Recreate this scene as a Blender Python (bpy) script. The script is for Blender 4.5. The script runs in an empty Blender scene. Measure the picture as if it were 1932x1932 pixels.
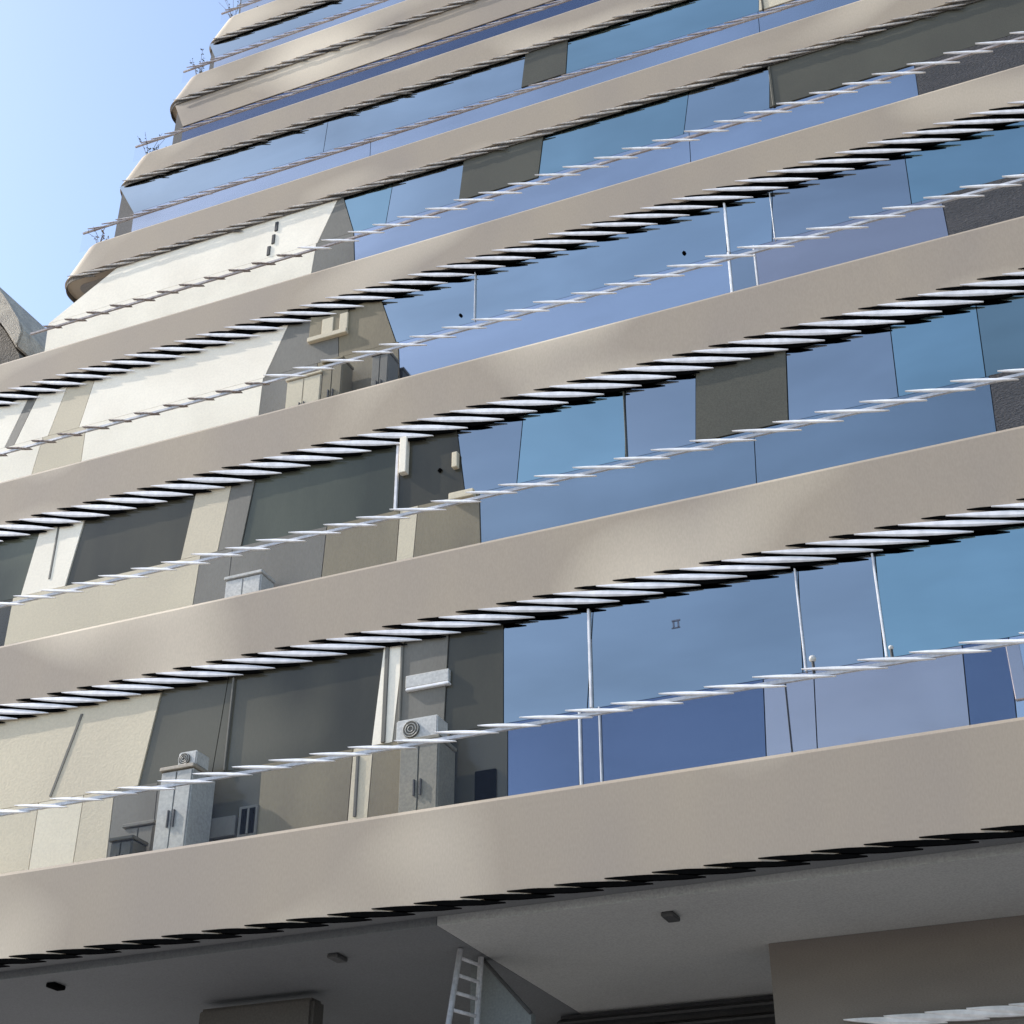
import bpy, bmesh, math, random
from mathutils import Vector, Matrix
random.seed(7)
scene = bpy.context.scene
COL = scene.collection
# ------------------------------------------------------------------ camera
F_PX, PITCH, YAW = 2862.0, math.radians(31.34), math.radians(23.07)
CAM = Vector((0.0, -13.4, 1.6))
cam_data = bpy.data.cameras.new('camera')
cam = bpy.data.objects.new('camera', cam_data); COL.objects.link(cam)
cam.location = CAM
cam.rotation_euler = (math.pi/2 + PITCH, 0, YAW)
cam_data.sensor_width = 36; cam_data.lens = 36*F_PX/1932
cam_data.clip_start = 0.1; cam_data.clip_end = 3000
scene.camera = cam
# ------------------------------------------------------------------ sky and sun
SUN_ELEV, SUN_AZ = math.radians(40), math.radians(-79)     # azimuth measured from the facade's outward direction towards +X
to_sun = Vector((math.sin(SUN_AZ)*math.cos(SUN_ELEV), -math.cos(SUN_AZ)*math.cos(SUN_ELEV), math.sin(SUN_ELEV)))
world = bpy.data.worlds.new('World'); scene.world = world; world.use_nodes = True
wn = world.node_tree.nodes; wl = world.node_tree.links
sky = wn.new('ShaderNodeTexSky'); sky.sky_type = 'NISHITA'; sky.sun_disc = False
sky.sun_elevation = SUN_ELEV; sky.sun_rotation = math.atan2(to_sun.x, to_sun.y)
sky.air_density = 1.0; sky.dust_density = 1.2; sky.ozone_density = 1.0
bg = wn['Background']; bg.inputs['Strength'].default_value = 0.15
wl.new(sky.outputs[0], bg.inputs['Color'])
sd = bpy.data.lights.new('sun', 'SUN'); sd.energy = 2.6; sd.angle = math.radians(0.5); sd.color = (1.0, 0.94, 0.86)
sun = bpy.data.objects.new('sun', sd); COL.objects.link(sun)
sun.rotation_euler = to_sun.to_track_quat('Z', 'Y').to_euler()
scene.view_settings.view_transform = 'Standard'; scene.view_settings.look = 'None'
scene.view_settings.exposure = 1.0; scene.view_settings.gamma = 1.0

# ------------------------------------------------------------------ measuring helpers (rays from the eye to true planes)
FV = Vector((-math.sin(YAW)*math.cos(PITCH), math.cos(YAW)*math.cos(PITCH), math.sin(PITCH)))
RV = Vector((math.cos(YAW), math.sin(YAW), 0)); UV = RV.cross(FV)
def ray(px, py): return FV*F_PX + RV*(px-966) - UV*(py-966)
def at_y(px, py, Y):
    d = ray(px, py); t = (Y-CAM.y)/d.y; return CAM + d*t
def at_z(px, py, Z):
    d = ray(px, py); t = (Z-CAM.z)/d.z; return CAM + d*t
def x_at(px, Y, Z):                       # X of the point on the line (Y, Z) seen in column px
    c = (px-966)/F_PX; n = RV - FV*c; y, z = Y-CAM.y, Z-CAM.z
    return CAM.x - (n.y*y + n.z*z)/n.x

# ------------------------------------------------------------------ materials
def new_mat(name):
    m = bpy.data.materials.new(name); m.use_nodes = True
    nt = m.node_tree; return m, nt, nt.nodes['Principled BSDF']
def ramp_mix(nt, fac, a, b):
    mx = nt.nodes.new('ShaderNodeMix'); mx.data_type = 'RGBA'
    nt.links.new(fac, mx.inputs[0]); 
    if isinstance(a, tuple): mx.inputs[6].default_value = (*a, 1)
    else: nt.links.new(a, mx.inputs[6])
    mx.inputs[7].default_value = (*b, 1); return mx.outputs[2]
def noise(nt, scale, detail=4, stretch=(1,1,1), lo=0.35, hi=0.65, dist=0.0):
    tc = nt.nodes.new('ShaderNodeTexCoord'); mp = nt.nodes.new('ShaderNodeMapping')
    mp.inputs['Scale'].default_value = stretch
    nz = nt.nodes.new('ShaderNodeTexNoise'); nz.inputs['Scale'].default_value = scale; nz.inputs['Detail'].default_value = detail
    nz.inputs['Distortion'].default_value = dist
    mr = nt.nodes.new('ShaderNodeMapRange'); mr.inputs[1].default_value = lo; mr.inputs[2].default_value = hi
    nt.links.new(tc.outputs['Object'], mp.inputs[0]); nt.links.new(mp.outputs[0], nz.inputs['Vector'])
    nt.links.new(nz.outputs['Fac'], mr.inputs[0]); return mr.outputs[0]
def matte(name, base, alt=None, patch=0.5, rough=0.8, grain=40, bump=0.06, bump_d=0.01, third=None, stretch=(1,1,1), metallic=0.0, gm=0.22, spec=0.5):
    # a plain weathered surface: two tones in patches, an optional third tone (reflected light on the cladding), fine grain
    m, nt, p = new_mat(name)
    alt = alt or tuple(c*0.82 for c in base)
    c = ramp_mix(nt, noise(nt, patch, 5, stretch), base, alt)
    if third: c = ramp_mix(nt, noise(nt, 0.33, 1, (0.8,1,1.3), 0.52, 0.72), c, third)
    g = noise(nt, grain, 6, stretch)
    mul = nt.nodes.new('ShaderNodeMix'); mul.data_type = 'RGBA'; mul.blend_type = 'MULTIPLY'; mul.inputs[0].default_value = gm
    nt.links.new(c, mul.inputs[6]); nt.links.new(g, mul.inputs[7]); nt.links.new(mul.outputs[2], p.inputs['Base Color'])
    b = nt.nodes.new('ShaderNodeBump'); b.inputs['Strength'].default_value = bump; b.inputs['Distance'].default_value = bump_d
    nt.links.new(g, b.inputs['Height']); nt.links.new(b.outputs[0], p.inputs['Normal'])
    p.inputs['Roughness'].default_value = rough; p.inputs['Metallic'].default_value = metallic; p.inputs['Specular IOR Level'].default_value = spec
    return m
def coated_glass(name, tint, rough=0.07, wav=0.02):
    m, nt, p = new_mat(name)
    p.inputs['Metallic'].default_value = 1.0; p.inputs['Roughness'].default_value = rough
    c = ramp_mix(nt, noise(nt, 0.35, 3, (1,1,2.2), 0.3, 0.7, 0.4), tint, tuple(t*0.78 for t in tint))
    nt.links.new(c, p.inputs['Base Color'])
    b = nt.nodes.new('ShaderNodeBump'); b.inputs['Strength'].default_value = wav; b.inputs['Distance'].default_value = 0.05
    nt.links.new(noise(nt, 0.8, 2, (1,1,3)), b.inputs['Height']); nt.links.new(b.outputs[0], p.inputs['Normal'])
    return m
def clear_glass(name, tint, refl, gl):
    m = bpy.data.materials.new(name); m.use_nodes = True; nt = m.node_tree
    for n in list(nt.nodes): 
        if n.type != 'OUTPUT_MATERIAL': nt.nodes.remove(n)
    out = [n for n in nt.nodes if n.type == 'OUTPUT_MATERIAL'][0]
    t = nt.nodes.new('ShaderNodeBsdfTransparent'); t.inputs[0].default_value = (*tint, 1)
    g = nt.nodes.new('ShaderNodeBsdfGlossy'); g.inputs[0].default_value = (*gl, 1); g.inputs['Roughness'].default_value = 0.06
    mx = nt.nodes.new('ShaderNodeMixShader'); mx.inputs[0].default_value = refl
    nt.links.new(t.outputs[0], mx.inputs[1]); nt.links.new(g.outputs[0], mx.inputs[2]); nt.links.new(mx.outputs[0], out.inputs[0])
    return m
M = {}
M['clad'] = matte('beige_cladding', (0.372,0.303,0.224), (0.328,0.270,0.212), 0.8, 0.75, 90, 0.03, 0.005, third=(0.72,0.61,0.46), stretch=(0.7,0.7,0.25), gm=0.09)  # third tone paints soft patches of light reflected from windows opposite
M['blue'] = coated_glass('blue_glass', (0.325,0.355,0.365))
M['sky'] = coated_glass('pale_blue_glass', (0.34,0.45,0.45))
M['grey'] = coated_glass('grey_blue_glass', (0.39,0.405,0.405))
M['deep'] = coated_glass('deep_blue_glass', (0.15,0.175,0.24), 0.10)
M['lilac'] = coated_glass('lilac_glass', (0.47,0.41,0.40), 0.15)
M['teal'] = coated_glass('dim_blue_glass', (0.27,0.33,0.31))
M['azure'] = coated_glass('sky_blue_glass', (0.43,0.48,0.485))
M['lav'] = coated_glass('lavender_glass', (0.50,0.52,0.555), 0.12)
M['cream'] = matte('cream_render_and_reflection', (0.66,0.575,0.42), (0.60,0.52,0.385), 0.6, 0.9, 30, 0.15, gm=0.08)  # as bay panels, paints a sunlit building mirrored in the glazing
M['creaml'] = matte('light_cream_reflection', (0.78,0.70,0.54), (0.72,0.64,0.49), 0.6, 0.9, 30, 0.1, gm=0.08)  # lighter strip within the same painted reflection
M['white'] = matte('white_render_and_reflection', (0.95,0.87,0.72), (0.86,0.78,0.64), 0.9, 0.9, 25, 0.08, 0.01, gm=0.06)  # its panels put the bright reflection of a sunlit building into colour
M['olive'] = matte('olive_blind', (0.115,0.11,0.085), (0.10,0.095,0.075), 0.7, 0.35, 60, 0.04, spec=.15)
M['beige'] = matte('tan_render', (0.255,0.215,0.14), (0.19,0.16,0.11), 0.9, 0.5, 40, 0.05, gm=.1, stretch=(1,1,.35), spec=.15)
M['dark'] = matte('dark_tinted_glass', (0.085,0.079,0.058), (0.05,0.048,0.038), 0.9, 0.14, 60, 0.02, gm=.05, third=(0.13,0.12,0.09), spec=.22, stretch=(1,1,.3))
M['green'] = matte('green_tinted_glass', (0.105,0.110,0.083), (0.060,0.064,0.050), 0.7, 0.14, 50, 0.02, gm=.05, third=(0.17,0.18,0.13), spec=.22, stretch=(1,1,.3))
M['mid'] = matte('mid_grey_render', (0.19,0.18,0.155), (0.14,0.13,0.11), 0.9, 0.5, 40, 0.05, gm=.1, stretch=(1,1,.35), spec=.15)
M['tarmac'] = matte('dark_rough_render', (0.09,0.086,0.088), (0.07,0.068,0.07), 1.2, 0.95, 22, 0.8, 0.03, stretch=(1,1,3))
M['trim'] = matte('white_trim', (0.86,0.84,0.84), (0.74,0.72,0.72), 1.2, 0.3, 8, 0.1)
M['stonetrim'] = matte('worn_stone_trim', (0.60,0.54,0.47), (0.42,0.38,0.34), 2.5, 0.9, 18, 0.4, 0.02)
M['rail'] = matte('white_rail', (0.93,0.92,0.92), (0.84,0.83,0.83), 1.2, 0.3, 8, 0.1)
M['browntrim'] = matte('weathered_rail', (0.36,0.31,0.28), (0.24,0.19,0.17), 3.0, 0.9, 18, 0.9, 0.03)
M['paletrim'] = matte('pale_weathered_rail', (0.50,0.46,0.45), (0.36,0.31,0.30), 2.0, 0.9, 18, 0.3, 0.02)
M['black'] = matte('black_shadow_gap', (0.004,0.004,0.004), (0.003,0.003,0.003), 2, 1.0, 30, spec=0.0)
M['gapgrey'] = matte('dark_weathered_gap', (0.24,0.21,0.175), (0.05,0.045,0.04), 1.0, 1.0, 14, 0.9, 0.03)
M['core'] = matte('core_wall', (0.16,0.15,0.14), None, 0.8, 0.9, 30)
M['floor'] = matte('terrace_floor', (0.30,0.28,0.26), None, 0.8, 0.9, 30)
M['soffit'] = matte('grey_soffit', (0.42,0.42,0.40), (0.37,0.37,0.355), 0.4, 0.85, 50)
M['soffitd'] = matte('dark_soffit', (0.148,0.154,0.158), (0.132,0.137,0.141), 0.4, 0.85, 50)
M['brown'] = matte('brown_panel', (0.19,0.165,0.14), (0.15,0.13,0.112), 0.5, 0.8, 50, stretch=(1,1,3))
M['vent'] = matte('vent_grey', (0.05,0.05,0.05), None, 3, 0.7, 30)
M['steel'] = matte('galvanised_steel', (0.55,0.55,0.57), (0.42,0.42,0.44), 3, 0.35, 40, metallic=0.7)
M['bluegl'] = clear_glass('balustrade_glass', (0.97,0.97,0.96), 0.008, (0.85,0.85,0.95))
M['concrete'] = matte('sunlit_concrete', (0.62,0.55,0.44), (0.45,0.40,0.33), 1.4, 0.9, 12, 0.9, 0.08)  # sunlight on the roof slope put into this lighter concrete colour
M['paving'] = matte('light_paving', (0.42,0.40,0.37), (0.36,0.34,0.32), 0.6, 0.9, 12)
M['asphalt'] = matte('asphalt', (0.06,0.06,0.06), (0.045,0.045,0.045), 0.6, 0.9, 30)
M['leaf'] = matte('green_leaf', (0.07,0.10,0.05), (0.10,0.09,0.05), 6, 0.6, 30)
M['dryleaf'] = matte('dry_leaf', (0.38,0.26,0.13), (0.24,0.16,0.09), 6, 0.8, 30)
M['stem'] = matte('stem_brown', (0.12,0.07,0.05), None, 6, 0.8, 30)
M['pot'] = matte('clay_pot', (0.30,0.16,0.10), None, 3, 0.9, 20)
M['ladder'] = matte('pale_galvanised_steel', (0.62,0.62,0.64), (0.5,0.5,0.52), 3, .35, 30)
M['wing'] = matte('wing_grey', (0.15,0.165,0.165), None, .6, .6, 40)
M['browndark'] = matte('dark_brown_panel', (0.085,0.078,0.07), None, .6, .8, 40)
M['stickr'] = matte('dark_blue_sticker', (0.06,0.08,0.13), None, 3, .6, 30)
M['tancab'] = matte('tan_cabinet', (0.42,0.36,0.28), None, 2, .6, 30)
M['tancab2'] = matte('brown_cabinet', (0.24,0.22,0.17), None, 2, .6, 30)
M['nwall'] = matte('shaded_concrete', (0.20,0.17,0.135), (0.13,0.115,0.095), 1.2, .9, 8, .9, .1)  # the wall's shade painted as a darker copy of the roof concrete
M['unit'] = matte('white_enamel', (0.62,0.60,0.55), (0.50,0.485,0.45), 2, 0.35, 30, .05)
M['cabw'] = matte('grey_white_paint', (0.46,0.45,0.41), (0.38,0.37,0.34), 1.5, 0.5, 30, .05)

# ------------------------------------------------------------------ mesh helpers
def link(name, bm, mat, parent=None, smooth=False, loc=None):
    bmesh.ops.recalc_face_normals(bm, faces=bm.faces)
    me = bpy.data.meshes.new(name); bm.to_mesh(me); bm.free()
    if smooth:
        for p in me.polygons: p.use_smooth = True
    me.materials.append(M[mat] if isinstance(mat, str) else mat)
    o = bpy.data.objects.new(name, me); COL.objects.link(o)
    if parent: o.parent = parent
    if loc: o.location = loc
    return o
def hexa(bm, pts):                         # 8 points: bottom loop then top loop
    v = [bm.verts.new(p) for p in pts]
    for f in ((0,1,2,3),(7,6,5,4),(0,4,5,1),(1,5,6,2),(2,6,7,3),(3,7,4,0)): bm.faces.new([v[i] for i in f])
def box(bm, x0, x1, y0, y1, z0, z1):
    hexa(bm, [(x0,y0,z0),(x1,y0,z0),(x1,y1,z0),(x0,y1,z0),(x0,y0,z1),(x1,y0,z1),(x1,y1,z1),(x0,y1,z1)])
def bevel(bm, w=0.01, seg=2):
    bmesh.ops.bevel(bm, geom=list(bm.edges), offset=w, segments=seg, affect='EDGES', clamp_overlap=True)
def slab_xz(bm, poly, y0, y1):             # polygon in the facade plane given real thickness
    a = [bm.verts.new((x,y0,z)) for x,z in poly]; b = [bm.verts.new((x,y1,z)) for x,z in poly]
    bm.faces.new(a); bm.faces.new(b[::-1])
    for i in range(len(poly)):
        j = (i+1) % len(poly); bm.faces.new([a[i], b[i], b[j], a[j]])
def tube(bm, p0, p1, r0, r1=None, n=8):
    r1 = r0 if r1 is None else r1
    p0, p1 = Vector(p0), Vector(p1); d = (p1-p0).normalized()
    u = d.orthogonal().normalized(); w = d.cross(u)
    A = [bm.verts.new(p0+(u*math.cos(t)+w*math.sin(t))*r0) for t in [2*math.pi*i/n for i in range(n)]]
    B = [bm.verts.new(p1+(u*math.cos(t)+w*math.sin(t))*r1) for t in [2*math.pi*i/n for i in range(n)]]
    for i in range(n): bm.faces.new([A[i], A[(i+1)%n], B[(i+1)%n], B[i]])
    bm.faces.new(A[::-1]); bm.faces.new(B)
def lens(bm, cx, cz, L, W, tilt, y0, y1, n=9, jit=0.0):
    top, bot = [], []
    for i in range(n+1):
        t = i/n; s = math.sin(math.pi*min(max(t,0.02),0.98))**0.75
        x = (t-0.5)*L
        top.append((x, W*0.5*s*(1+random.uniform(-jit,jit)))); bot.append((x, -W*0.5*s*(1+random.uniform(-jit,jit))))
    pts = top + bot[::-1]; c, sn = math.cos(tilt), math.sin(tilt)
    slab_xz(bm, [(cx+x*c-z*sn, cz+x*sn+z*c) for x,z in pts], y0, y1)
def leaf(bm, cx, cz, L, W, tilt, y0, y1, n=10, jit=0.0, ridge=0.022, shear=0.03):
    # a lens-shaped blade with a raised ridge; its right end tucks behind the next blade
    c, sn = math.cos(tilt), math.sin(tilt); rows = []
    for i in range(n+1):
        t = i/n; s = math.sin(math.pi*min(max(t,0.015),0.985))**0.8; x = (t-0.5)*L; q = (t-0.5)*shear*2
        a = W*0.5*s*(1+random.uniform(-jit,jit)); b = -W*0.5*s*(1+random.uniform(-jit,jit))
        rows.append([bm.verts.new((cx+x*c-z*sn, yy+q, cz+x*sn+z*c)) for z,yy in ((a,y0),(b*0.45,y0-ridge*s),(b,y0+0.004),(b*.9,y1),(a*.9,y1))])
    for u,v in zip(rows, rows[1:]):
        for j in range(5): bm.faces.new([u[j], u[(j+1)%5], v[(j+1)%5], v[j]])
    bm.faces.new(rows[0]); bm.faces.new(rows[-1][::-1])
def sweep(bm, path, prof):                 # path: plan points with outward normals; prof: closed (offset, z)
    rings = [[bm.verts.new((p[0]+n[0]*o, p[1]+n[1]*o, z)) for o,z in prof] for p,n in path]
    m = len(prof)
    for a,b in zip(rings, rings[1:]):
        for i in range(m): bm.faces.new([a[i], a[(i+1)%m], b[(i+1)%m], b[i]])
    bm.faces.new(rings[0]); bm.faces.new(rings[-1][::-1])
def plan(xl, xr, y, r, back, n=10):
    P = [((xr,y),(0,-1))]
    k = int((xr-xl-r)/1.5)
    for i in range(1, k): P.append(((xr-(xr-xl-r)*i/k, y),(0,-1)))
    for i in range(n+1):
        a = math.pi/2*i/n
        P.append(((xl+r-r*math.sin(a), y+r-r*math.cos(a)), (-math.sin(a), -math.cos(a))))
    P.append(((xl, y+back),(-1,0)))
    return P
def empty(name, loc, label=None, cat=None, group=None):
    o = bpy.data.objects.new(name, None); COL.objects.link(o); o.location = loc
    if label: o['label'] = label
    if cat: o['category'] = cat
    if group: o['group'] = group
    return o
def tag(o, label, cat, group=None):
    o['label'] = label; o['category'] = cat
    if group: o['group'] = group
    return o

# ------------------------------------------------------------------ ground
bm = bmesh.new(); bmesh.ops.create_grid(bm, x_segments=1, y_segments=1, size=900)
g = link('ground', bm, 'paving'); g['kind'] = 'structure'
bm = bmesh.new(); box(bm, -300, 300, -11.5, -3.5, -0.3, 0.004)
g = link('road', bm, 'asphalt'); g['kind'] = 'structure'

# ------------------------------------------------------------------ the terraced building
B = empty('terraced_apartment_building', (0,0,0), 'tall terraced building with beige floor bands, blue glass and white stepped rails', 'building')
S = 1.17            # every storey steps back by this much
REC = 0.075          # window wall behind the band above it
#      band bottom, gap bottom, band top, rail   (measured on the photo's centre column)
ROWS = [(1690,1704,1497,1363),(1141,1173,1008,915),(754,784,656,588),(472,493,402,350),(262,275,207,172),
        (99,110,55,28),(-33,-22,-72,-92),(-130,-120,-164,-182),(-214,-206,-242,-258)]
LEFT = [(-260,1760),(-215,1330),(-110,960),(-150,790),(108,535),(213,350),(308,190),(383,75),(440,-20)]   # the band ends
ZB, ZR, ZT, ZM, XL = [], [], [], [], []
for k,(b,r,t,m) in enumerate(ROWS):
    y = S*k
    ZB.append(at_y(966,b,y).z); ZR.append(at_y(966,r,y+0.03).z); ZT.append(at_y(966,t,y).z); ZM.append(at_y(966,m,y).z)
    XL.append(x_at(LEFT[k][0], y, (ZB[k]+ZT[k])/2))
print('ZB', [round(z,2) for z in ZB]); print('ZT', [round(z,2) for z in ZT]); print('ZM', [round(z,2) for z in ZM]); print('XL', [round(z,2) for z in XL])
XR = 9.0
def tilt_at(k, z):
    y = S*k; p = at_y(966, 966, y); c = Vector((x_at(966,y,z), y, z))
    px0 = 966; a = c - CAM; py = 966 - F_PX*a.dot(UV)/a.dot(FV)
    q = at_y(1016, py, y); return math.atan2(q.z-z, q.x-c.x)
for k in range(len(ROWS)):
    y = S*k; zb, zr, zt, zm = ZB[k], ZR[k], ZT[k], ZM[k]
    path = plan(XL[k], XR, y, 0.5, 11-0.6*k)
    old = k >= 4
    # fascia band
    bm = bmesh.new(); e = 0.05
    sweep(bm, path, [(0,zb),(0.0,zt-e),(-0.015,zt-0.015),(-e,zt),(-0.3,zt),(-0.3,zb)])
    for v in bm.verts:                       # the band's free end is raked: its top edge stops short of its lower edge
        if v.co.x < XL[k]+0.52: v.co.x += (v.co.z-zb)/(zt-zb)*0.45
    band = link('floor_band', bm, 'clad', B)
    if k == 0:
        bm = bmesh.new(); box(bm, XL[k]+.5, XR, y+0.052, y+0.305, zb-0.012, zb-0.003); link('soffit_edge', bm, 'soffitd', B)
    # slab behind it
    bm = bmesh.new(); box(bm, XL[k]+0.3, XR, y+0.31, y+11-0.6*k, zb+0.004, zt-0.12)
    link('floor_slab', bm, 'soffit' if k == 0 else 'floor', B)
    # dark gap and scalloped trim under the band
    tl = tilt_at(k, zb); pitch = 0.50 if k < 4 else 0.42
    x0 = XL[k]+0.5; n = int((XR-x0)/pitch)
    bm = bmesh.new()
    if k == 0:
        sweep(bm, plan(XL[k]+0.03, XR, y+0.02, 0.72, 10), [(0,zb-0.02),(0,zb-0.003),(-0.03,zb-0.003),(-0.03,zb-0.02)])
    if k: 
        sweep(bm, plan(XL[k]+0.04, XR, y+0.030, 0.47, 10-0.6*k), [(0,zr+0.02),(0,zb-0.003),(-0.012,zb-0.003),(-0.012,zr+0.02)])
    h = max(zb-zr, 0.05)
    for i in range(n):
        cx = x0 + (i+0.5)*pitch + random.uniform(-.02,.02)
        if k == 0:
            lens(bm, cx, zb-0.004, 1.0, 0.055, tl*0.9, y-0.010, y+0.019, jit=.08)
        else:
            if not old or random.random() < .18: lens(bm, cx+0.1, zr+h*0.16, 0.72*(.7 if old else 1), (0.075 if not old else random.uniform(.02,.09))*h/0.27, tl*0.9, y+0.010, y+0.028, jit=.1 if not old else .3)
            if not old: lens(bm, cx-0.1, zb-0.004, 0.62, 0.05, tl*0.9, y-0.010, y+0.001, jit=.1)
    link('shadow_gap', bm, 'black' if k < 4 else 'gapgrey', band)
    if k:
        bm = bmesh.new()
        for i in range(n):
            j = .25 if old else 0.04
            cx = x0 + (i+0.5)*pitch + random.uniform(-.02,.02)
            leaf(bm, cx, zb-h*0.50+random.uniform(-1,1)*.02*(old), (1.3 if not old else .75)*random.uniform(.95,1.05), (0.098 if not old else 0.085)*h/0.27, tl*(0.90 if not old else .4), y-0.014, y+0.005, jit=j*.6, ridge=0.010 if not old else .004, shear=.02)
        link('edge_trim', bm, 'trim' if not old else 'stonetrim', band)
    # balustrade: glass panels, rail with lens-shaped caps
    if k == 8: continue
    xb0 = {3: x_at(58, y+.09, zm)}.get(k, XL[k]+(0.10 if k < 4 else 0.42))
    rail_root = None
    bm = bmesh.new()
    sweep(bm, [((XR,y+0.09),(0,-1)),((xb0,y+0.09),(0,-1))], [(0.018,zm-0.035),(0.018,zm+0.002),(-0.018,zm+0.002),(-0.018,zm-0.035)])
    bal = link('balustrade', bm, 'paletrim' if k >= 3 else 'ladder', B)
    bm = bmesh.new(); bw = bmesh.new(); tl = tilt_at(k, zm)
    worn_to = {2: x_at(500, y+.05, zm), 3: x_at(590, y+.05, zm)}.get(k, -99)
    step = pitch if k < 4 else pitch*.8
    for i in range(int((XR-x0)/step)):
        j = .3 if k >= 3 else .05
        cx = max(x0, xb0+.25) + (i+0.5)*step + random.uniform(-.02,.02); cz = zm+random.uniform(-.01,.01)
        if cx < worn_to: leaf(bw, cx, cz, 0.52*random.uniform(.85,1.1), .032, tl*0.9, y+0.06, y+0.11, jit=.2, ridge=.01, shear=.01)
        elif k < 4: leaf(bm, cx, cz, 0.78*random.uniform(.9,1.1), 0.040, tl*0.93, y+0.060, y+0.085, jit=j*.5, ridge=.008, shear=.012)
        else: leaf(bm, cx, cz, 0.60*random.uniform(.9,1.15), .030*random.uniform(.6,1.2), tl*random.uniform(.3,.5), y+0.06, y+0.085, jit=.3, ridge=.005, shear=.01)
    link('handrail', bm, 'rail' if k < 4 else 'paletrim', bal)
    if len(bw.verts): link('worn_handrail', bw, 'browntrim', bal)
    bm = bmesh.new()
    sweep(bm, [((XR,y+0.09),(0,-1)),((xb0,y+0.09),(0,-1))], [(0.006,zt-0.05),(0.006,zm-0.032),(-0.006,zm-0.032),(-0.006,zt-0.05)])
    link('glass_panel', bm, 'bluegl', bal)

# window walls: two rows of panels above every band
SIX = lambda *a: a
WALL = {}
def wall_rows(k, left, upper, lower):
    """storey above band k: upper = panels over the rail line, lower = panels seen through the balustrade.
       each entry: (column at top right, column at bottom right, material, part name)"""
    y = S*(k+1)+REC; ztop = at_y(966, ROWS[k+1][1], y).z+0.03; zs = at_y(966, ROWS[k][3], y).z; zf = ZT[k]-0.12
    zl = at_y(966, ROWS[k][2], y).z
    WALL[k] = (y, ztop, zs, zl, zf)
    out = []
    for row, (za, zb, zq) in ((upper, (ztop, zs, zs)), (lower, (zs, zf, zl))):
        lt, lb = left if row is upper else (left[1], left[1] - (left[0]-left[1])*(.0))
        xt, xb = x_at(lt, y, za), x_at(lb, y, zq)
        for (ct, cb, mat, name) in row:
            nt_, nb_ = x_at(ct, y, za), x_at(cb, y, zq)
            g_ = 0.006
            glass = mat in ('blue','sky','grey','deep','lilac','teal','azure','lav','dark','green')
            edges = [(xt, xb)]
            if ct == E:                                 # past the right edge of the view the wall carries on in bays
                nt_ = nb_ = XR; q = max(x_at(2010, y, za), xt+.1, xb+.1)
                while q < XR-.8: edges.append((q, q)); q += 2.3
            edges.append((nt_, nb_))
            for (xt, xb), (nt_, nb_) in zip(edges, edges[1:]):
              bm = bmesh.new()
              slab_xz(bm, [(xt+g_,za-0.003),(nt_-g_,za-0.003),(nb_-g_,zb+0.003),(xb+g_,zb+0.003)], y-(0.0 if glass else 0.02), y+0.06)
              out.append(link(name, bm, mat, B))
            xt, xb = nt_, nb_
    x0 = x_at(left[0], y, ztop)
    bm = bmesh.new(); box(bm, x0+0.05, XR, y+0.07, y+8, zf, ZB[k+1]-0.002)
    link('core_wall', bm, 'core', B)
    return out
E = 2300      # a column well beyond the right edge of the frame
W, P, C, D = 'window', 'facade_or_reflection_panel', 'column', 'door'  # cream and white panels are opaque stand-ins for a reflected building
wall_rows(0, (-200,-215),
  [(308,262,'cream',P),(432,400,'dark',W),(726,702,'dark',W),(764,742,'white',C),(848,838,'mid',W),(950,950,'dark',W),(1120,1108,'blue',W),
   (1505,1515,'blue',W),(1650,1668,'grey',W),(2010,2040,'sky',W),(E,E,'blue',W)],
  [(75,58,'cream',P),(160,140,'creaml',P),(218,206,'cream',P),(300,290,'mid',P),(372,362,'mid',P),(495,488,'dark',P),(668,655,'beige',P),(706,692,'cream',C),(850,846,'beige',P),(958,958,'dark',W),
   (1093,1091,'deep',W),(1440,1440,'deep',W),(1535,1535,'lilac',W),(1815,1822,'lilac',W),(1903,1908,'deep',W),(1990,1990,'lav',W),(E,E,'deep',W)])
wall_rows(1, (-200,-215),
  [(78,40,'green',W),(162,124,'white',C),(372,342,'dark',W),(440,412,'cream',C),(484,456,'mid',W),(750,745,'green',W),(862,878,'dark',W),(988,975,'blue',W),
   (1180,1180,'sky',W),(1313,1313,'grey',W),(1483,1488,'olive',W),(1678,1695,'grey',W),(1840,1860,'sky',W),(2060,2080,'teal',W),(E,E,'blue',W)],
  [(26,10,'dark',P),(380,362,'cream',P),(440,430,'mid',P),(618,604,'mid',P),(756,745,'beige',P),(790,775,'cream',C),(905,912,'beige',P),(1422,1422,'blue',W),(1866,1872,'blue',W),(2080,2080,'tarmac',P),(E,E,'blue',W)])
wall_rows(2, (-60,-80),
  [(58,10,'white',P),(76,28,'mid',P),(130,92,'white',P),(182,150,'cream',P),(548,500,'white',P),(640,640,'mid',P),(718,748,'beige',P),(1367,1372,'azure',W),(1457,1457,'azure',W),(1705,1720,'grey',W),(E,E,'sky',W)],
  [(82,50,'white',P),(164,158,'cream',P),(498,488,'white',P),(600,600,'mid',P),(752,764,'beige',P),(1375,1378,'lav',W),(1422,1424,'grey',W),(1775,1790,'lilac',W),(E,E,'tarmac',P)])
wall_rows(3, (228,92),
  [(640,600,'white',P),(648,668,'mid',P),(742,728,'sky',W),(876,866,'azure',W),(1026,1016,'olive',W),(1300,1290,'sky',W),(1452,1452,'azure',W),(E,E,'olive',P)],
  [(598,580,'white',P),(668,680,'mid',P),(1300,1300,'lav',W),(1725,1727,'lav',W),(E,E,'tarmac',P)])
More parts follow.
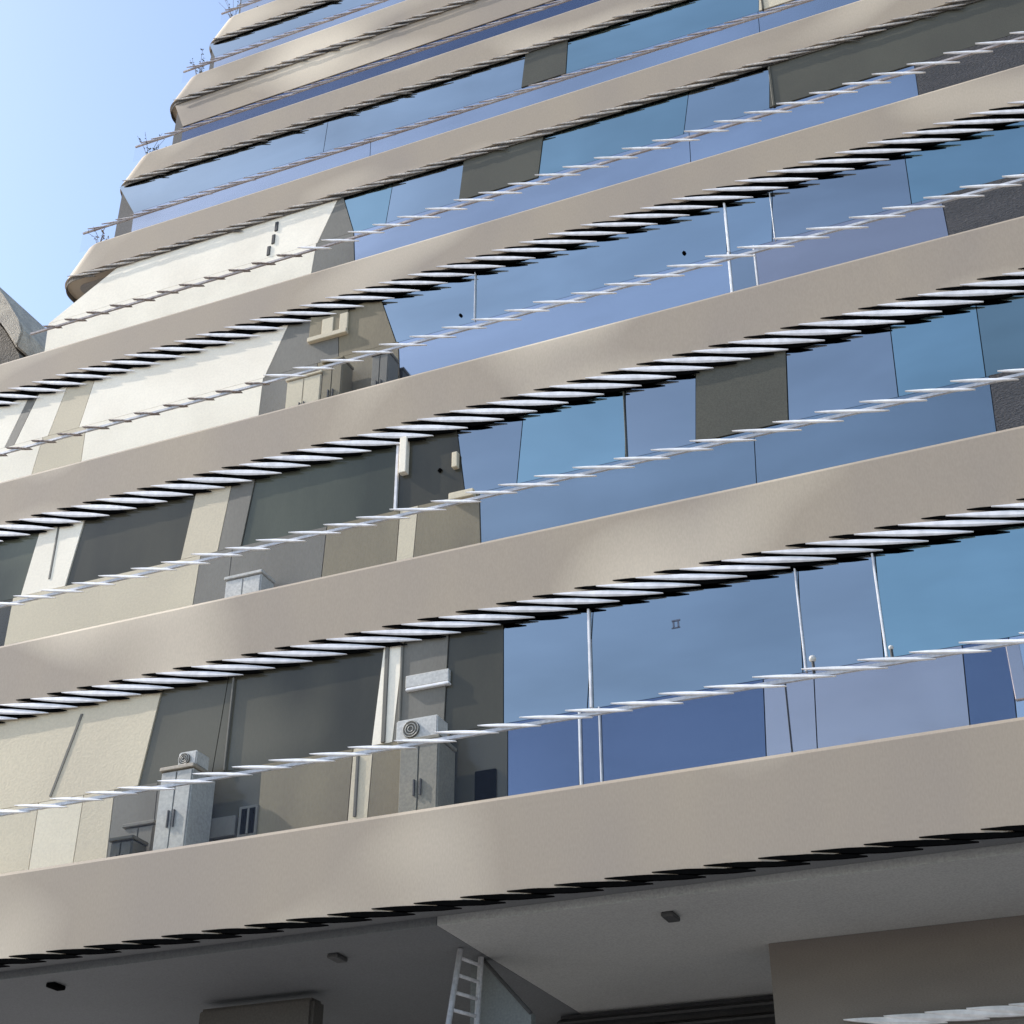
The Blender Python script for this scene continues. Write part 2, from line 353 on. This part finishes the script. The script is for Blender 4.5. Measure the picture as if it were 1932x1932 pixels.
wall_rows(4, (225,252),
  [(620,610,'azure',W),(992,984,'azure',W),(1072,1068,'olive',W),(1432,1432,'sky',W),(E,E,'cream',P)],
  [(700,700,'lav',W),(1430,1430,'lav',W),(E,E,'lav',W)])
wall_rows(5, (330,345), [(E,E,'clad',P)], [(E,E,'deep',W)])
wall_rows(6, (395,405), [(E,E,'azure',W)], [(E,E,'lav',W)])
wall_rows(7, (450,455), [(E,E,'azure',W)], [(E,E,'lav',W)])
# mullions
def mullion(k, px, lo, w, mat, dx=0.0):
    y, ztop, zs, zl, zf = WALL[k]
    za, zb = (ztop, zs) if not lo else (zs, zf)
    x = x_at(px, y, (za+ (zs if not lo else zl))/2)
    bm = bmesh.new(); box(bm, x-w*.22, x+w*.22, y-0.04, y+0.05, zb, za-(0.07 if not lo else 0.004)); bevel(bm, 0.004, 1)
    link('mullion', bm, mat, B)
for k,px,lo,w,mat in [(0,1114,0,.06,'trim'),(0,1510,0,.04,'trim'),(0,1659,0,.05,'trim'),(0,435,0,.05,'mid'),(0,1096,1,.05,'rail'),(0,1134,1,.035,'trim'),(0,1487,1,.012,'vent'),
    (1,1180,0,.03,'olive'),(1,750,0,.09,'trim'),(2,1371,0,.07,'rail'),(2,1457,0,.022,'rail'),(2,897,0,.02,'trim'),(2,1378,1,.07,'rail'),(2,1426,1,.05,'trim'),
    (3,1456,0,.09,'olive'),(4,1436,0,.09,'olive')]:
    mullion(k,px,lo,w,mat)

# ------------------------------------------------------------------ under the lowest band
z0 = ZB[0]
XD = at_z(912, 1800, z0-0.1).x
def soffit_piece(x0, x1, dz, mat):
    bm = bmesh.new(); box(bm, x0, x1, 0.31, 13, z0-0.10-dz, z0-0.002); return link('soffit', bm, mat, B)
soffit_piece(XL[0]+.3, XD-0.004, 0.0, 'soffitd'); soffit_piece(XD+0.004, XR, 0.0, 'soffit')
zs0 = z0-0.10
# brown wall hanging under the soffit on the right
pb = at_z(1450, 1780, zs0)
xbl = pb.x
bm = bmesh.new(); zlo = at_y(1932, 1908, pb.y).z
box(bm, xbl, XR, pb.y, pb.y+0.3, zlo, zs0-0.003); link('bulkhead', bm, 'brown', B)
bm = bmesh.new()
for i in range(24):
    cx = x_at(1690, pb.y, zlo)+i*0.40
    leaf(bm, cx, zlo+0.01, 1.0, 0.07, -0.10, pb.y-0.05, pb.y-0.01)
link('edge_trim', bm, 'rail', B)
# ground-floor wall and louvre
pl = at_z(1050, 1912, zs0)
bm = bmesh.new(); box(bm, XL[0]+.3, XR, pl.y+0.5, pl.y+0.9, 0, zs0-0.003); link('ground_floor_wall', bm, 'soffit', B)
bm = bmesh.new()
xa, xb_ = pl.x, xbl+1.2
for i in range(14): 
    zz = zs0-0.05-i*0.14
    hexa(bm, [(xa,pl.y,zz-0.09),(xb_,pl.y,zz-0.09),(xb_,pl.y+.12,zz-.02),(xa,pl.y+.12,zz-.02),(xa,pl.y,zz-.06),(xb_,pl.y,zz-.06),(xb_,pl.y+.12,zz),(xa,pl.y+.12,zz)])
box(bm, xa, xb_, pl.y+0.14, pl.y+0.2, 0.1, zs0-0.004)
link('louvre', bm, 'vent', B)
# ceiling fittings
for px,py,s,mat in [(1265,1725,.13,'vent'),(637,1803,.13,'vent'),(106,1857,.12,'black')]:
    p = at_z(px,py,zs0); bm = bmesh.new(); box(bm, p.x-s/2, p.x+s/2, p.y-s*.9, p.y+s*.9, zs0-0.05, zs0-0.002); bevel(bm,.01,1)
    link('ceiling_vent', bm, mat, B)


# dark wing wall and a low bulkhead under the soffit on the left
Yw = 1.6
def pxpoly(pts, Y): return [(at_y(px,py,Y).x, at_y(px,py,Y).z) for px,py in pts]
tri = pxpoly([(889,1786),(1002,1912)], Yw)
bm = bmesh.new(); slab_xz(bm, [tri[0], tri[1], (tri[1][0]+.02, 0.02), (tri[0][0], 0.02)], Yw, Yw+0.12)
link('wing_wall', bm, 'wing', B)
bm = bmesh.new(); a, b = Vector((tri[0][0],Yw,tri[0][1])), Vector((tri[1][0],Yw,tri[1][1])); tube(bm, a, b, .022); link('wing_rail', bm, 'vent', B)
pq = at_z(375, 1897, zs0-.05)
xq1 = x_at(588, pq.y, zs0-.3)
bm = bmesh.new(); box(bm, pq.x, xq1, pq.y, pq.y+.3, zs0-2.2, zs0-.09); bevel(bm, .04, 2); link('bulkhead', bm, 'browndark', B)

# doors, blinds and marks on the window walls
def on_wall(k, px0, px1, py0, py1, name, mat, proud=0.05, parent=B, bev=0.008, deep=0.02, down=False):
    y = WALL[k][0]; p, q = at_y(px0, (py0+py1)/2, y-proud), at_y(px1, (py0+py1)/2, y-proud)
    cx = (px0+px1)/2; z1, z0_ = at_y(cx, py0, y-proud).z, at_y(cx, py1, y-proud).z
    if down: z0_ = WALL[k][4]+0.01
    bm = bmesh.new(); box(bm, p.x, q.x, y-proud, y+deep, z0_, z1)
    if bev: bevel(bm, bev, 1)
    return link(name, bm, mat, parent)
wf = on_wall(0, 449, 484, 1520, 1577, 'window', 'mid', .05, down=True)
on_wall(0, 454, 479, 1525, 1572, 'pane', 'black', .06, wf, 0)
on_wall(0, 465, 468, 1525, 1572, 'glazing_bar', 'mid', .075, wf, 0)
lw = on_wall(0, 372, 442, 1543, 1580, 'low_panel', 'mid', .05)
on_wall(0, 765, 846, 1268, 1291, 'roller_blind', 'unit', .06)
on_wall(0, 765, 846, 1291, 1296, 'blind_rail', 'rail', .07)
on_wall(0, 895, 935, 1452, 1505, 'doorway', 'black', .03, down=True)
on_wall(0, 1905, 1932, 1205, 1320, 'window_frame', 'lilac', .03)
on_wall(2, 585, 655, 588, 633, 'window', 'beige', .05)
on_wall(2, 640, 655, 590, 628, 'glazing_bar', 'cream', .06)
on_wall(2, 607, 628, 600, 630, 'ledge', 'cream', .06)
on_wall(2, 580, 652, 627, 635, 'sill', 'cream', .10)
on_wall(1, 852, 862, 852, 880, 'bracket', 'cream', .08)
on_wall(1, 846, 892, 925, 938, 'sill', 'cream', .12)
on_wall(1, 753, 766, 824, 890, 'bracket', 'white', .10)
for k,px,py,r in [(2,1289,474,5),(2,867,592,4),(1,828,885,6)]:
    on_wall(k, px-r*.7, px+r*.7, py-r*.7, py+r*.7, 'alarm_sensor', 'black', .05, bev=.03)
for px,py in ((521,427),(515,451),(506,473)): on_wall(3, px-3, px+3, py-9, py+8, 'vent_slot', 'vent', .04, bev=.01)
y_ = WALL[0][0]
sm = [at_y(px,py,y_-.022) for px,py in ((153,1347),(157,1347),(97,1503),(93,1503))]
bm = bmesh.new(); slab_xz(bm, [(p.x,p.z) for p in sm], y_-.03, y_-.019); link('panel_joint', bm, 'mid', B)
on_wall(1, 100, 104, 985, 1090, 'panel_joint', 'mid', .03)
for a,b,c,d in [(1267,1283,1169,1172),(1269,1272,1172,1183),(1278,1281,1172,1183),(1267,1283,1183,1185)]:
    on_wall(0, a, b, c, d, 'sticker', 'stickr', .006, bev=0)
# column and post details on the white columns
for k,a,b,c,d in [(0,722,730,1218,1400),(0,752,757,1218,1400),(0,668,674,1425,1540)]:
    on_wall(k, a, b, c, d, 'column_edge', 'mid', .04)

# ------------------------------------------------------------------ things standing on the terraces
def cabinet(k, px0, px1, py0, mat, label, depth=.5, name='cabinet', cat='cabinet', grp=None, y_off=0.0, topmat=None):
    y = WALL[k][0]-0.07-y_off; zf = ZT[k]-0.118
    p, q = at_y(px0, py0, y-depth), at_y(px1, py0, y-depth); zt = p.z
    root = empty(name, ((p.x+q.x)/2, y-depth/2, zf), label, cat, grp)
    w, hgt = (q.x-p.x)/2, zt-zf
    bm = bmesh.new(); box(bm, -w+.02, w-.02, -depth/2+.02, depth/2, 0, hgt-.05); bevel(bm, .008, 1); link('carcass', bm, mat, root)
    bm = bmesh.new(); box(bm, -w, w, -depth/2-.02, depth/2, hgt-.047, hgt); bevel(bm, .008, 1); link('top', bm, topmat or mat, root)
    for s in (-1,1):
        bm = bmesh.new(); box(bm, min(s*.008, s*(w-.03)), max(s*.008, s*(w-.03)), -depth/2, -depth/2+.017, .05, hgt-.07); bevel(bm, .004, 1); d = link('door', bm, mat, root)
        bm = bmesh.new(); box(bm, s*.04-.008, s*.04+.008, -depth/2-.025, -depth/2-.001, hgt*.45, hgt*.6); link('handle', bm, 'vent', d)
    return root, zt, y-depth/2
def ac_unit(x, y, z, w, h, d, label):
    root = empty('air_conditioner', (x,y,z), label, 'air conditioner')
    bm = bmesh.new(); box(bm, -w/2, w/2, -d/2, d/2, .03, h); bevel(bm, .015, 2); link('casing', bm, 'unit', root)
    bm = bmesh.new()
    r = h*.36; bmesh.ops.create_cone(bm, cap_ends=True, segments=24, radius1=r, radius2=r, depth=.02, matrix=Matrix.Translation((-w*.12,-d/2-.008,h*.52)) @ Matrix.Rotation(math.pi/2,4,'X'))
    f = link('fan', bm, 'mid', root)
    bm = bmesh.new()
    for i in range(3):
        rr = r*(.32+.3*i)
        for j in range(20):
            a0, a1 = 2*math.pi*j/20, 2*math.pi*(j+1)/20
            tube(bm, (-w*.12+rr*math.cos(a0),-d/2-.026,h*.52+rr*math.sin(a0)), (-w*.12+rr*math.cos(a1),-d/2-.026,h*.52+rr*math.sin(a1)), .005, n=5)
    link('grille', bm, 'cabw', f)
    for s in (-1,1):
        bm = bmesh.new(); box(bm, s*w*.36-.03, s*w*.36+.03, -d/2+.02, d/2-.02, 0, .029); link('foot', bm, 'vent', root)
    return root
r1, zt1, yc = cabinet(0, 303, 366, 1450, 'cabw', 'white two door cabinet with a tan top under the small air conditioner', topmat='tancab')
p, q = at_y(340,1430,yc-.1), at_y(374,1430,yc-.1); hh = at_y(366,1418,yc-.1).z - zt1
ac_unit((p.x+q.x)/2, yc, zt1+.001, q.x-p.x, hh, .28, 'small white air conditioner on the tan top of the white cabinet')
r2, zt2, yc2 = cabinet(0, 752, 830, 1398, 'tancab2', 'brownish cabinet beside the white column with an air conditioner on it', .45)
p, q = at_y(750,1375,yc2-.1), at_y(828,1375,yc2-.1); hh = at_y(790,1356,yc2-.1).z - zt2
ac_unit((p.x+q.x)/2, yc2, zt2+.001, q.x-p.x, hh, .28, 'white air conditioner beside the white column under the roller blind')
cabinet(0, 232, 292, 1556, 'mid', 'tall grey cabinet beside the white two door cabinet', .3)
cabinet(0, 207, 252, 1582, 'dark', 'low dark grey cabinet at the end of the cream reflection panels', .3, y_off=.34)
cabinet(1, 424, 494, 1090, 'unit', 'pale cabinet behind the second balustrade next to the dark panel', .35)
cabinet(2, 608, 648, 682, 'beige', 'tallest tan cabinet in the row on the third terrace', .35, grp='cabinets on the third terrace')
cabinet(2, 540, 607, 716, 'cream', 'wide cream topped cabinet left of the tan cabinets', .35, grp='cabinets on the third terrace')
cabinet(2, 700, 735, 668, 'mid', 'narrow grey cabinet at the blue glass end of the third terrace', .35, grp='cabinets on the third terrace')

def globe(px, py, r, label):
    y = 0.09; p = at_y(px, py, y)
    root = empty('globe_lamp', (p.x, y, ZM[0]-0.003), label, 'lamp', 'globe lamps on the lowest rail')
    zc = p.z - root.location.z
    bm = bmesh.new(); tube(bm, (0,0,0), (0,0,max(zc-r*.8,.02)), .015, n=10); link('stem', bm, 'vent', root)
    bm = bmesh.new(); bmesh.ops.create_uvsphere(bm, u_segments=20, v_segments=12, radius=r, matrix=Matrix.Translation((0,0,zc))); link('globe', bm, 'unit', root, True)
globe(1533, 1243, .036, 'larger white globe lamp on the lowest rail beside the middle mullion')
globe(1681, 1222, .025, 'smaller white globe lamp on the lowest rail beside the pale blue pane')

# steel ladder up to the soffit
Yl = 1.15
a0, a1 = at_y(870,1722,Yl), at_y(838,1932,Yl); b0, b1 = at_y(885,1735,Yl), at_y(872,1932,Yl)
root = empty('steel_ladder', (0,0,0), 'narrow galvanised steel ladder standing under the grey soffit', 'ladder')
def down(p, q): d = q-p; return p + d*((p.z-0.01)/(p.z-q.z))
A0, A1, B0, B1 = a0, down(a0,a1), b0, down(b0,b1)
A0 = Vector((A0.x,Yl,min(A0.z,zs0-.01))); B0 = Vector((B0.x,Yl,min(B0.z,zs0-.03)))
gap = Vector((0,.32,0))
for P0,P1 in ((A0,A1),(B0+gap,B1+gap)):
    bm = bmesh.new(); tube(bm, P0, P1, .032, n=10); link('rail', bm, 'ladder', root, True)
for i in range(34):
    t = (i+.5)/34; u = A0.lerp(A1,t); v = (B0+gap).lerp(B1+gap,t)
    bm = bmesh.new(); tube(bm, u, v, .020, n=8); link('rung', bm, 'ladder', root, True)

# plants growing on the terrace ends
def sprig(px, py, hpx, k, label, mat, n=7, dry=False):
    y = S*k+.30; base = at_y(px, py, y); base.z = ZT[k]-0.001; top = at_y(px, py-hpx, y).z - base.z
    root = empty('potted_plant' if not dry else 'dry_grass_tuft', base, label, 'plant', 'plants on the terrace ends')
    bm = bmesh.new(); bmesh.ops.create_cone(bm, cap_ends=True, segments=16, radius1=.045, radius2=.07, depth=.10, matrix=Matrix.Translation((0,0,.05))); link('pot', bm, 'pot', root)
    bs, bl = bmesh.new(), bmesh.new()
    for i in range(n):
        a = random.uniform(0,6.28); sp = random.uniform(.15,.6)*top; hgt = top*random.uniform(.6,1)
        p0 = Vector((0,0,.09)); mid = Vector((math.cos(a)*sp*.4, math.sin(a)*sp*.4, hgt*.6)); p1 = Vector((math.cos(a)*sp, math.sin(a)*sp, hgt*(1 if not dry else .7)))
        tube(bs, p0, mid, .006, .005, 5); tube(bs, mid, p1, .005, .003, 5)
        for j in range(9):
            t = random.uniform(.2,1); c = p0.lerp(mid, t*2) if t < .5 else mid.lerp(p1, t*2-1)
            d = Vector((random.uniform(-1,1),random.uniform(-1,1),random.uniform(-.3,1))).normalized(); s = d.orthogonal().normalized()
            L = random.uniform(.035,.07); w = L*.28
            v = [bl.verts.new(c), bl.verts.new(c+d*L*.5+s*w), bl.verts.new(c+d*L), bl.verts.new(c+d*L*.5-s*w)]
            bl.faces.new(v)
    link('stem', bs, 'stem', root); link('foliage', bl, mat, root)
sprig(283, 284, 24, 5, 'small green plant on the terrace end above the fifth beige band', 'leaf')
sprig(376, 134, 24, 6, 'leggy green plant below the topmost terrace corner', 'leaf', 8)
sprig(442, 20, 28, 7, 'topmost green plant at the upper edge of the picture', 'leaf', 9)
sprig(190, 450, 16, 4, 'brown dried plant at the end of the rail beside the sky', 'dryleaf', 6, True)

# ------------------------------------------------------------------ the neighbouring building at the left edge
Yn = 34.0
root = empty('neighbouring_building', at_y(-60, 640, Yn), 'concrete building with sunlit sloping roof edge seen past the band ends at left', 'building')
root.location.z = 0; ox, oy = root.location.x, root.location.y
def npoly(pts): return [(at_y(a-16,b,Yn).x-ox, at_y(a,b,Yn).z) for a,b in pts]
up = npoly([(-260,420),(-60,470),(4,524),(30,560),(52,598),(60,618),(52,640),(46,650),(20,606),(-8,574),(-60,540),(-260,500)])
bm = bmesh.new(); slab_xz(bm, up, 0, 5); bevel(bm, .12, 2); link('roof', bm, 'concrete', root)
lo = npoly([(-258,503),(-60,544),(-10,580),(18,611),(44,655),(48,676),(40,700)])
bm = bmesh.new(); slab_xz(bm, lo+[(lo[-1][0], 0),(lo[0][0],0)], 0.35, 4.7); wn_ = link('wall', bm, 'nwall', root)
for i,(fx,fz) in enumerate([(-150,620),(-90,640),(-150,760),(-80,770)]):
    c = at_y(fx,fz,Yn); bm = bmesh.new(); box(bm, c.x-ox-.5, c.x-ox+.5, .28, .36, c.z-.7, c.z+.7); w_ = link('window', bm, 'blue', root)
